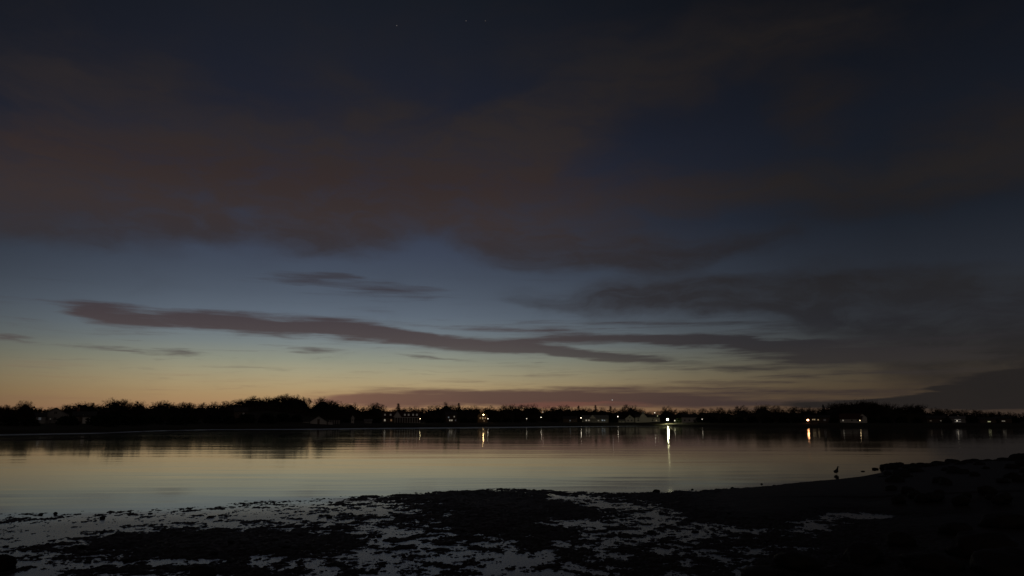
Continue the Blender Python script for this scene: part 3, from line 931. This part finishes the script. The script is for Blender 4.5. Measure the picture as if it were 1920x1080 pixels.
for i, (u, bk, r) in enumerate(SHR):
    p, az, d = far_pt(u, bk)
    z = [k for k in range(len(ZONES)) if ZONES[k][0] <= u < ZONES[k][1]][0]
    zc[z] = zc.get(z, 0) + 1
    where = ZONES[z][2].replace('behind', 'near').replace('in the', 'before the').replace('on the', 'at the foot of the')
    lab = '%s low dark shrub %s' % (ORD[zc[z] - 1], where)
    if i < 3: o = sm1[i]
    else:
        o = random.choice(sm1).copy(); col.objects.link(o)
    tag(o, lab, 'shrub', 'shrubs on the far shore')
    o.location = p; o.scale = (r * 1.2, r, r * .95); o.rotation_euler = (0, 0, random.uniform(0, 6.28))

# ------------------------------------------------------------------ far lamps and houses
LIT = {}


def lit(c, s):
    k = (c, s)
    if k not in LIT:
        LIT[k] = lightmat('lit_%d' % len(LIT), c, s)
    return LIT[k]


WARM = (1.0, .72, .38); ORG = (1.0, .50, .20); WHT = (1.0, .88, .68); COLD = (.72, .88, 1.0); GRN = (1.0, .97, .52)


def front_y(o): return o


def window(root, x, z, w, h, yf, m='window_glass', trim='grey_wall', label=None):
    w *= .85; h *= .85
    f = MB(); t_ = .09
    f.box(x - w / 2 - t_, x - w / 2, yf - .06, yf + .02, z - t_, z + h + t_)
    f.box(x + w / 2, x + w / 2 + t_, yf - .06, yf + .02, z - t_, z + h + t_)
    f.box(x - w / 2, x + w / 2, yf - .06, yf + .02, z + h, z + h + t_)
    f.box(x - w / 2, x + w / 2, yf - .08, yf + .02, z - t_, z)
    f.box(x - .025, x + .025, yf - .045, yf + .01, z, z + h)
    fr_ = f.build('window', trim, root)
    if label: fr_['label'] = label
    MB().box(x - w / 2, x + w / 2, yf - .03, yf + .012, z, z + h).build('pane', m, fr_)
    return fr_


def door(root, x, z, yf, m='brown_wall', w=1.0, h=2.1):
    d = MB().box(x - w / 2, x + w / 2, yf - .05, yf + .01, z, z + h).build('door', m, root)
    MB().box(x + w * .3, x + w * .38, yf - .09, yf - .05, z + 1.0, z + 1.1).build('handle', 'dark_metal', d)


def house(name, u0, u1, back, label, cat='house', wall='white_wall', roofm='dark_roof', hw=3.0, hr=2.6, depth=8.0, style='side', wins=(), chim=None, doorx=None, winm=None, zoff=0.0):
    """style side: ridge along x; gable: gable end toward the bay. wins: (fx, z, w, h, material or None)"""
    uc = (u0 + u1) / 2
    p, az, d = far_pt(uc, back)
    w = (u1 - u0) * d / F
    p.z += zoff
    root = empty(name, p, -az)
    tag(root, label, cat)
    y0 = 0.0; y1 = depth
    ov = .35
    if style == 'gable':
        MB().prism_y([(-w / 2, -1.5), (w / 2, -1.5), (w / 2, hw), (0, hw + hr), (-w / 2, hw)], y0, y1).build('wall', wall, root)
        r_ = MB(); th = .18
        for s in (-1, 1):
            prof = [(0, hw + hr + .02), (s * (w / 2 + ov), hw - ov * hr / (w / 2) + .02), (s * (w / 2 + ov), hw - ov * hr / (w / 2) + .02 + th), (0, hw + hr + .02 + th)]
            if s > 0: prof = prof[::-1]
            r_.prism_y(prof[::-1] if s < 0 else prof[::-1], y0 - ov, y1 + ov)
        rf = r_.build('roof', roofm, root)
    else:
        MB().prism_x([(y0, -1.5), (y1, -1.5), (y1, hw), ((y0 + y1) / 2, hw + hr), (y0, hw)], -w / 2, w / 2).build('wall', wall, root)
        r_ = MB(); th = .18; yc = (y0 + y1) / 2; hd = depth / 2
        for s in (-1, 1):
            prof = [(yc, hw + hr + .02), (yc + s * (hd + ov), hw - ov * hr / hd + .02), (yc + s * (hd + ov), hw - ov * hr / hd + .02 + th), (yc, hw + hr + .02 + th)]
            r_.prism_x(prof, -w / 2 - ov, w / 2 + ov)
        rf = r_.build('roof', roofm, root)
    if chim is not None:
        MB().box(chim * w - .4, chim * w + .4, depth * .55, depth * .55 + .7, hw + hr * .4, hw + hr + 1.1).build('chimney', 'brick', rf)
    for (fx, z, ww, hh, m) in wins:
        window(root, fx * w, z, ww, hh, y0, m or 'window_glass')
    if doorx is not None: door(root, doorx * w, 0.0, y0)
    return root, w, d


def dormer(root, x, z, yf, w=1.3, h=1.3, m=None, roofm='dark_roof'):
    dd = MB().prism_y([(x - w / 2, z), (x + w / 2, z), (x + w / 2, z + h), (x, z + h + .6), (x - w / 2, z + h)], yf, yf + 2.6).build('dormer', 'white_wall', root)
    MB().box(x - w * .3, x + w * .3, yf - .04, yf + .01, z + .25, z + h - .05).build('pane', m or 'window_glass', dd)
    r_ = MB()
    for s in (-1, 1):
        pr = [(x, z + h + .62), (x + s * (w / 2 + .15), z + h - .02 + .02), (x + s * (w / 2 + .15), z + h + .12), (x, z + h + .76)]
        r_.prism_y(pr, yf - .12, yf + 2.5)
    r_.build('dormer_roof', roofm, dd)


# H1 dim gabled house far left
r1, w1, d1 = house('gabled_house', 84, 122, 60, 'dim grey house with a broad front gable at far left', wall='grey_wall', roofm='dark_roof', hw=2.6, hr=2.2, style='gable',
                   wins=[(-.28, .9, .9, 1.1, None), (0, .9, .9, 1.1, None), (.28, .9, .9, 1.1, None), (0, 2.9, .9, .9, None)], doorx=.42)
house('cottage', 70, 83, 58, 'tiny dark cottage with one pale window, left of the dim gabled house', wall='grey_wall', hw=2.2, hr=1.0, depth=5, wins=[(-.1, 1.0, .8, .9, lit(COLD, .03))])
house('garage_house', 142, 174, 52, 'small dark house whose white garage door shows pale at far left', wall='brown_wall', roofm='dark_roof', hw=2.4, hr=1.3, depth=6, wins=[(-.3, 1.0, .8, .9, None), (-.06, 2.65, .1, .1, None)], chim=-.3)
g_, az_, d_ = far_pt(162, 51.5)
gr = empty('garage', g_, -az_); tag(gr, 'low white garage wall beside the small dark house at far left', 'garage')
MB().box(-1.1, 1.1, -.6, 3.0, -1.2, 2.0).build('wall', 'white_wall', gr); MB().box(-1.3, 1.3, -.8, .12 + 3.0, 2.003, 2.15).build('roof', 'grey_roof', gr)
MB().box(-.85, .85, -.66, -.603, -.1, 1.7).build('garage_door', 'white_trim', gr)

# H3 white boathouse
r3, w3, d3 = house('boathouse', 583, 612, 24, 'white boathouse with a wide peaked gable left of the mansion', cat='boathouse', wall='white_wall', roofm='grey_roof', hw=1.2, hr=2.4, style='gable', depth=7,
                   wins=[(0, 1.5, 1.2, .9, None)], doorx=0.0, zoff=-.1)
wl = MB(); wl.box(-w3 / 2 - 4.2, -w3 / 2 - .4, .8, 5, -1.3, 1.0); wl.box(w3 / 2 + .4, w3 / 2 + 2.6, .8, 5, -1.3, 1.0); wl.build('side_wing', 'white_wall', r3)
wr = MB(); wr.box(-w3 / 2 - 4.4, -w3 / 2 - .4, .6, 5.2, 1.004, 1.15); wr.box(w3 / 2 + .4, w3 / 2 + 2.8, .6, 5.2, 1.004, 1.15); wr.build('side_roof', 'grey_roof', r3)
# pale posts right of it
for i, u in enumerate([618, 622.5, 627, 631.5, 636]):
    p, az, d = far_pt(u, 24)
    o = MB().box(-.28, .28, -.28, .28, -.8, 1.5).box(-.36, .36, -.36, .36, 1.502, 1.7).build('gate_post', 'wood_post')
    o.location = p; o.rotation_euler = (0, 0, -az)
    tag(o, '%s pale square post in the row right of the white boathouse' % ORD[i], 'post', 'pale posts right of the boathouse')
# small white tower-like shed and low shed
house('beach_hut', 659, 664, 36, 'narrow white hut standing alone between boathouse and mansion', cat='hut', wall='white_wall', hw=2.6, hr=.9, style='gable', depth=2.2, wins=[(0, 1.2, .5, .7, None)], roofm='white_trim')
house('low_shed', 684, 697, 34, 'low pale shed with a flat dark roof, left of the mansion', cat='shed', wall='grey_wall', hw=1.2, hr=.7, depth=3, wins=[(0, .5, .5, .4, None)], roofm='grey_roof')

# H4 the long mansion
r4, w4, d4 = house('mansion', 718, 786, 48, 'long mansion with dormers and a white colonnade beside a yellow lamp', cat='mansion', wall='brown_wall', roofm='red_roof', hw=3.0, hr=2.9, depth=9,
                   wins=[(-.43, .8, .9, 1.2, lit(WHT, 0.216)), (-.26, .8, .9, 1.2, lit(ORG, 0.0948))], chim=.33)
for fx in (-.43, -.28, .10, .20, .32, .42): dormer(r4, fx * w4, 3.55, .9, 1.2, 1.1, lit((1, .9, .8), .035))
gb = MB().prism_y([(-2.3, 2.95), (2.3, 2.95), (0, 6.4)], -.5, 5).build('front_gable', 'white_wall', r4); gb.location = (-.10 * w4, 0, 0)
gr2 = MB()
for s in (-1, 1): gr2.prism_y([(0, 6.42), (s * 2.6, 2.5), (s * 2.6, 2.75), (0, 6.65)], -.7, 5)
gr2o = gr2.build('gable_roof', 'red_roof', gb)
pf = MB(); pf.box(-.17 * w4, .5 * w4, -2.0, -.003, 2.65, 2.9); pf.build('portico_roof', 'white_trim', r4)
x = -.17 * w4 + .2
while x < .5 * w4:
    MB().box(x - .14, x + .14, -1.95, -1.67, -.6, 2.647).build('column', 'white_trim', r4); x += 1.35
MB().box(-.17 * w4, .5 * w4, -2.0, -.003, -.9, -.05).build('terrace', 'white_wall', r4)

# H5 four cold windows
house('dark_house', 836, 856, 52, 'dark house whose four small windows glow cold white', wall='brown_wall', hw=4.6, hr=1.6, depth=7,
      wins=[(-.24, 2.6, .8, .9, lit(COLD, 0.0948)), (-.12, .8, .9, 1.0, lit(WHT, 0.216)), (.06, .8, .9, 1.0, lit(WHT, 0.216)), (.28, 3.0, .8, .9, lit(WHT, 0.122)), (.40, .9, .6, .8, lit(COLD, 0.0405))])
# H6 orange porch
house('porch_house', 896, 914, 50, 'narrow brown house with an orange lit porch front', wall='brown_wall', hw=4.4, hr=2.2, style='gable', depth=7,
      wins=[(-.25, 2.2, .9, 1.1, lit(ORG, 0.135)), (.02, 2.0, 1.1, 1.4, lit(WARM, 0.189)), (.26, 2.2, .8, 1.1, lit(ORG, 0.135)), (.15, .5, .8, 1.0, lit(ORG, 0.0405))])
# H7
r7, w7, d7 = house('ranch_house', 1092, 1140, 42, 'long low grey house with five small white lit windows', wall='grey_wall', roofm='grey_roof', hw=2.7, hr=2.2, depth=8,
                   wins=[(-.34, 1.0, 1.1, 1.1, lit(WHT, 0.246)), (-.24, 1.0, 1.1, 1.1, lit(WHT, 0.208)), (.12, .9, 1.2, .9, lit(WHT, 0.0756)), (.27, 1.0, 1.0, 1.1, lit(COLD, 0.17)), (.35, 1.0, 1.0, .9, lit(COLD, 0.151))])
MB().prism_y([(-2.5, 2.72), (2.5, 2.72), (0, 5.2)], -.3, 4).build('front_gable', 'white_wall', r7).location = (-.1 * w7, 0, 0)
house('slope_house', 1056, 1082, 48, 'unlit grey house left of the long low lit house', wall='brown_wall', roofm='dark_roof', hw=2.6, hr=1.4, depth=7, wins=[(0, .8, .8, .9, lit(COLD, 0.0664)), (.3, .8, .8, .9, None)])
# H8/H9
house('gabled_cottage', 1173, 1189, 44, 'pale cottage with a steep front gable, left of the turreted house', wall='white_wall', roofm='grey_roof', hw=2.8, hr=2.6, style='gable', depth=8,
      wins=[(-.2, .8, .9, 1.2, None), (.2, .8, .9, 1.2, None), (0, 3.0, .8, .9, None)])
house('garden_shed', 1160, 1171, 42, 'low pale shed at the left foot of the steep gabled cottage', cat='shed', wall='white_wall', roofm='grey_roof', hw=1.3, hr=.8, depth=4, wins=[(0, .4, .7, .6, None)])
r9, w9, d9 = house('shingle_house', 1192, 1236, 46, 'wide pale house with a central turret peak beside the floodlight', wall='white_wall', roofm='dark_roof', hw=3.6, hr=1.8, depth=9,
                   wins=[(-.38, .9, 1, 1.2, None), (-.25, .9, 1, 1.2, None), (.2, .9, 1, 1.2, None), (.23, 2.45, .8, .8, None), (.36, .9, .9, 1.0, lit(WARM, 0.17)), (-.38, 2.4, .8, .8, None)], chim=.3)
MB().prism_y([(-2.6, 0), (2.6, 0), (2.6, 3.9), (.9, 5.9), (-.9, 5.9), (-2.6, 3.9)], -.8, 6).build('front_gable', 'white_wall', r9).location = (-.17 * w9, 0, 0)
tw_ = MB(); tw_.box(-.9, .9, .2, 2.0, 5.903, 6.6); tw_.add([(-1.1, 0, 6.603), (1.1, 0, 6.603), (1.1, 2.2, 6.603), (-1.1, 2.2, 6.603), (0, 1.1, 8.4)], [(0, 3, 2, 1), (0, 1, 4), (1, 2, 4), (2, 3, 4), (3, 0, 4)])
tw_.build('turret', 'grey_wall', r9).location = (-.17 * w9, 0, 0)
# H10
house('white_house', 1279, 1306, 44, 'plain pale house with a long roof right of the floodlight', wall='white_wall', roofm='dark_roof', hw=3.4, hr=1.8, depth=8,
      wins=[(-.3, .9, 1, 1.1, None), (0, .9, 1, 1.1, None), (.3, .9, 1, 1.1, None)], chim=-.4)
# H11 warm bungalow
house('bungalow', 1512, 1552, 44, 'dark flat bungalow with the brightest orange window on the right shore', wall='brown_wall', roofm='dark_roof', hw=2.9, hr=.9, depth=8,
      wins=[(-.37, 1.15, 1.0, .7, lit((1, .42, .17), 30.0)), (-.17, 1.4, .7, .7, lit(WARM, 0.302)), (-.10, 1.4, .7, .7, lit(WARM, 0.302)), (.04, 1.3, .6, .6, lit(WARM, 0.416)), (.3, 1.0, 1.3, 1.0, lit(COLD, 0.00378))])
# H12 red roofed house
r12, w12, d12 = house('red_roof_house', 1578, 1612, 42, 'house with a dark red roof and a white gable at its right end', wall='white_wall', roofm='red_roof', hw=2.2, hr=2.6, depth=8,
                      wins=[(-.35, .9, .7, .8, lit(WHT, 0.208)), (-.43, 1.9, .3, .25, None), (.05, .9, .8, .9, None), (.3, .9, .8, .9, None)])
house('white_gable_wing', 1611, 1624, 42, 'bright white gabled wing standing at the right end of the red roof', wall='white_trim', roofm='dark_roof', hw=2.9, hr=1.9, style='gable', depth=7,
      wins=[(0, 3.0, .6, .7, None), (-.2, .5, .8, 1.0, lit(WARM, 0.246))])
# far right houses
house('dark_cottage', 1742, 1768, 44, 'dark cottage with two faint windows at right', wall='brown_wall', hw=2.4, hr=1.2, depth=7, wins=[(-.3, .8, 1.0, .6, lit(WARM, 0.0261)), (.25, .8, .6, .6, lit(WHT, 0.0728))])
house('shuttered_house', 1785, 1806, 42, 'low pale house with striped horizontal bands at right', wall='grey_wall', roofm='grey_roof', hw=2.4, hr=.9, depth=7,
      wins=[(0, 1.5, 3.4, .45, lit((1, .9, .8), .06)), (0, .4, 3.4, .5, lit((1, .9, .8), .06))])
house('lit_shed', 1838, 1862, 40, 'low shed with one long yellow-white window at far right', cat='shed', wall='brown_wall', hw=1.9, hr=.8, depth=6, wins=[(.12, .45, 1.5, .5, lit(GRN, 0.27))])
house('end_house', 1870, 1892, 40, 'dark house with one long white window, the last lit one at right', wall='brown_wall', hw=2.3, hr=1.0, depth=6, wins=[(.0, .75, 1.7, .45, lit(WHT, 0.135))])
house('hill_house', 440, 462, 60, 'unlit dark house hidden at the left foot of the wooded hill', wall='brown_wall', hw=3.0, hr=1.8, depth=7, wins=[(.2, 1.6, .8, .9, lit(COLD, 0.00125)), (-.2, 1.6, .8, .9, None)])


def lamp(u, v, back, c, s, r, label, name='lamp_post', zmin=1.5):
    p, az, d = far_pt(u, back)
    zt = CAM_H + d * math.tan(azel(u, v)[1])
    h = max(zmin, zt - p.z)
    root = empty(name, p, -az); tag(root, label, 'lamp')
    MB().tube([(0, 0, -.6), (0, 0, h * .5), (0, 0, h - r)], [.10, .07, .05], 8).tube([(0, 0, -.3), (0, 0, .35)], [.18, .13], 8).build('pole', 'dark_metal', root)
    MB().tube([(0, 0, h + r * .75), (0, 0, h + r * 1.0), (0, 0, h + r * 1.35)], [r * .8, r * .55, r * .12], 8).build('lamp_cap', 'dark_metal', root)
    MB().ball((0, 0, h), r, 12, 8).build('globe', lit(c, s), root, True)
    return root


lamp(1252, 786.5, 16, GRN, 750.0, .40, 'brightest yellow-green floodlight on the shore, beside a lit lawn', name='floodlight', zmin=2.5)
lamp(787, 785, 40, (1, .85, .45), 26.0, .30, 'bright yellow lamp at the right end of the mansion')
lamp(906.5, 777.5, 44, (1, .66, .28), 34.0, .30, 'orange lamp high in front of the narrow porch house')
lamp(915, 785, 40, WHT, 2.4, .26, 'small white lamp right of the orange porch house')
lamp(987.5, 785, 44, WHT, 1.3, .26, 'small lone white lamp left of the paired lamps in mid shore')
lamp(1014.5, 782.5, 44, WHT, 2.6, .28, 'lower and brighter lamp of the upright pair in mid shore')
lamp(1018, 772.5, 60, WHT, .6, .26, 'upper faint lamp of the upright pair in mid shore')
lamp(1089.5, 783.5, 36, WHT, 4.5, .30, 'white lamp at the left end of the long low house')
lamp(1158.5, 781, 34, WHT, 4.5, .30, 'white lamp standing left of the two pale gabled houses')
lamp(1228, 774, 60, WHT, 2.4, .28, 'white lamp high above the turreted house')
lamp(1233, 780, 40, GRN, 1.0, .22, 'faint lamp between turreted house and floodlight')
lamp(1265, 788.5, 24, (1, .95, .7), 1.2, .32, 'dim low lamp just right of the floodlight')
lamp(1287, 777, 56, WHT, .7, .26, 'faint lamp above the plain pale house')
lamp(1316.5, 786, 40, WHT, 1.4, .26, 'small white lamp in the dark right of the plain pale house')
lamp(1612, 788.5, 32, WARM, 3.5, .24, 'small warm lamp before the white gabled wing')
lamp(1794, 792, 26, WHT, 1.2, .26, 'faint low lamp before the pale banded house at right')
lamp(94.5, 792, 40, WHT, .02, .2, 'unlit low garden lamp before the dim gabled house')

# ------------------------------------------------------------------ stars
for (u, v, r, s, lab) in [(744, 48, 4.0, .14, 'lone faint star at upper left of centre'), (874, 39, 4.0, .09, 'left star of the close pair near the top'),
                          (910, 39, 4.0, .05, 'right fainter star of the close pair near the top'), (1148, 750, 6.0, .30, 'small white planet low over the far trees')]:
    d = pix_dir(u, v) * 8000
    o = MB().ball((0, 0, 0), r, 10, 6).build('star' if v < 100 else 'planet', lit((1, .95, .9), s), None, True)
    o.location = (d.x, d.y, d.z + CAM_H)
    tag(o, lab, 'star' if v < 100 else 'planet')
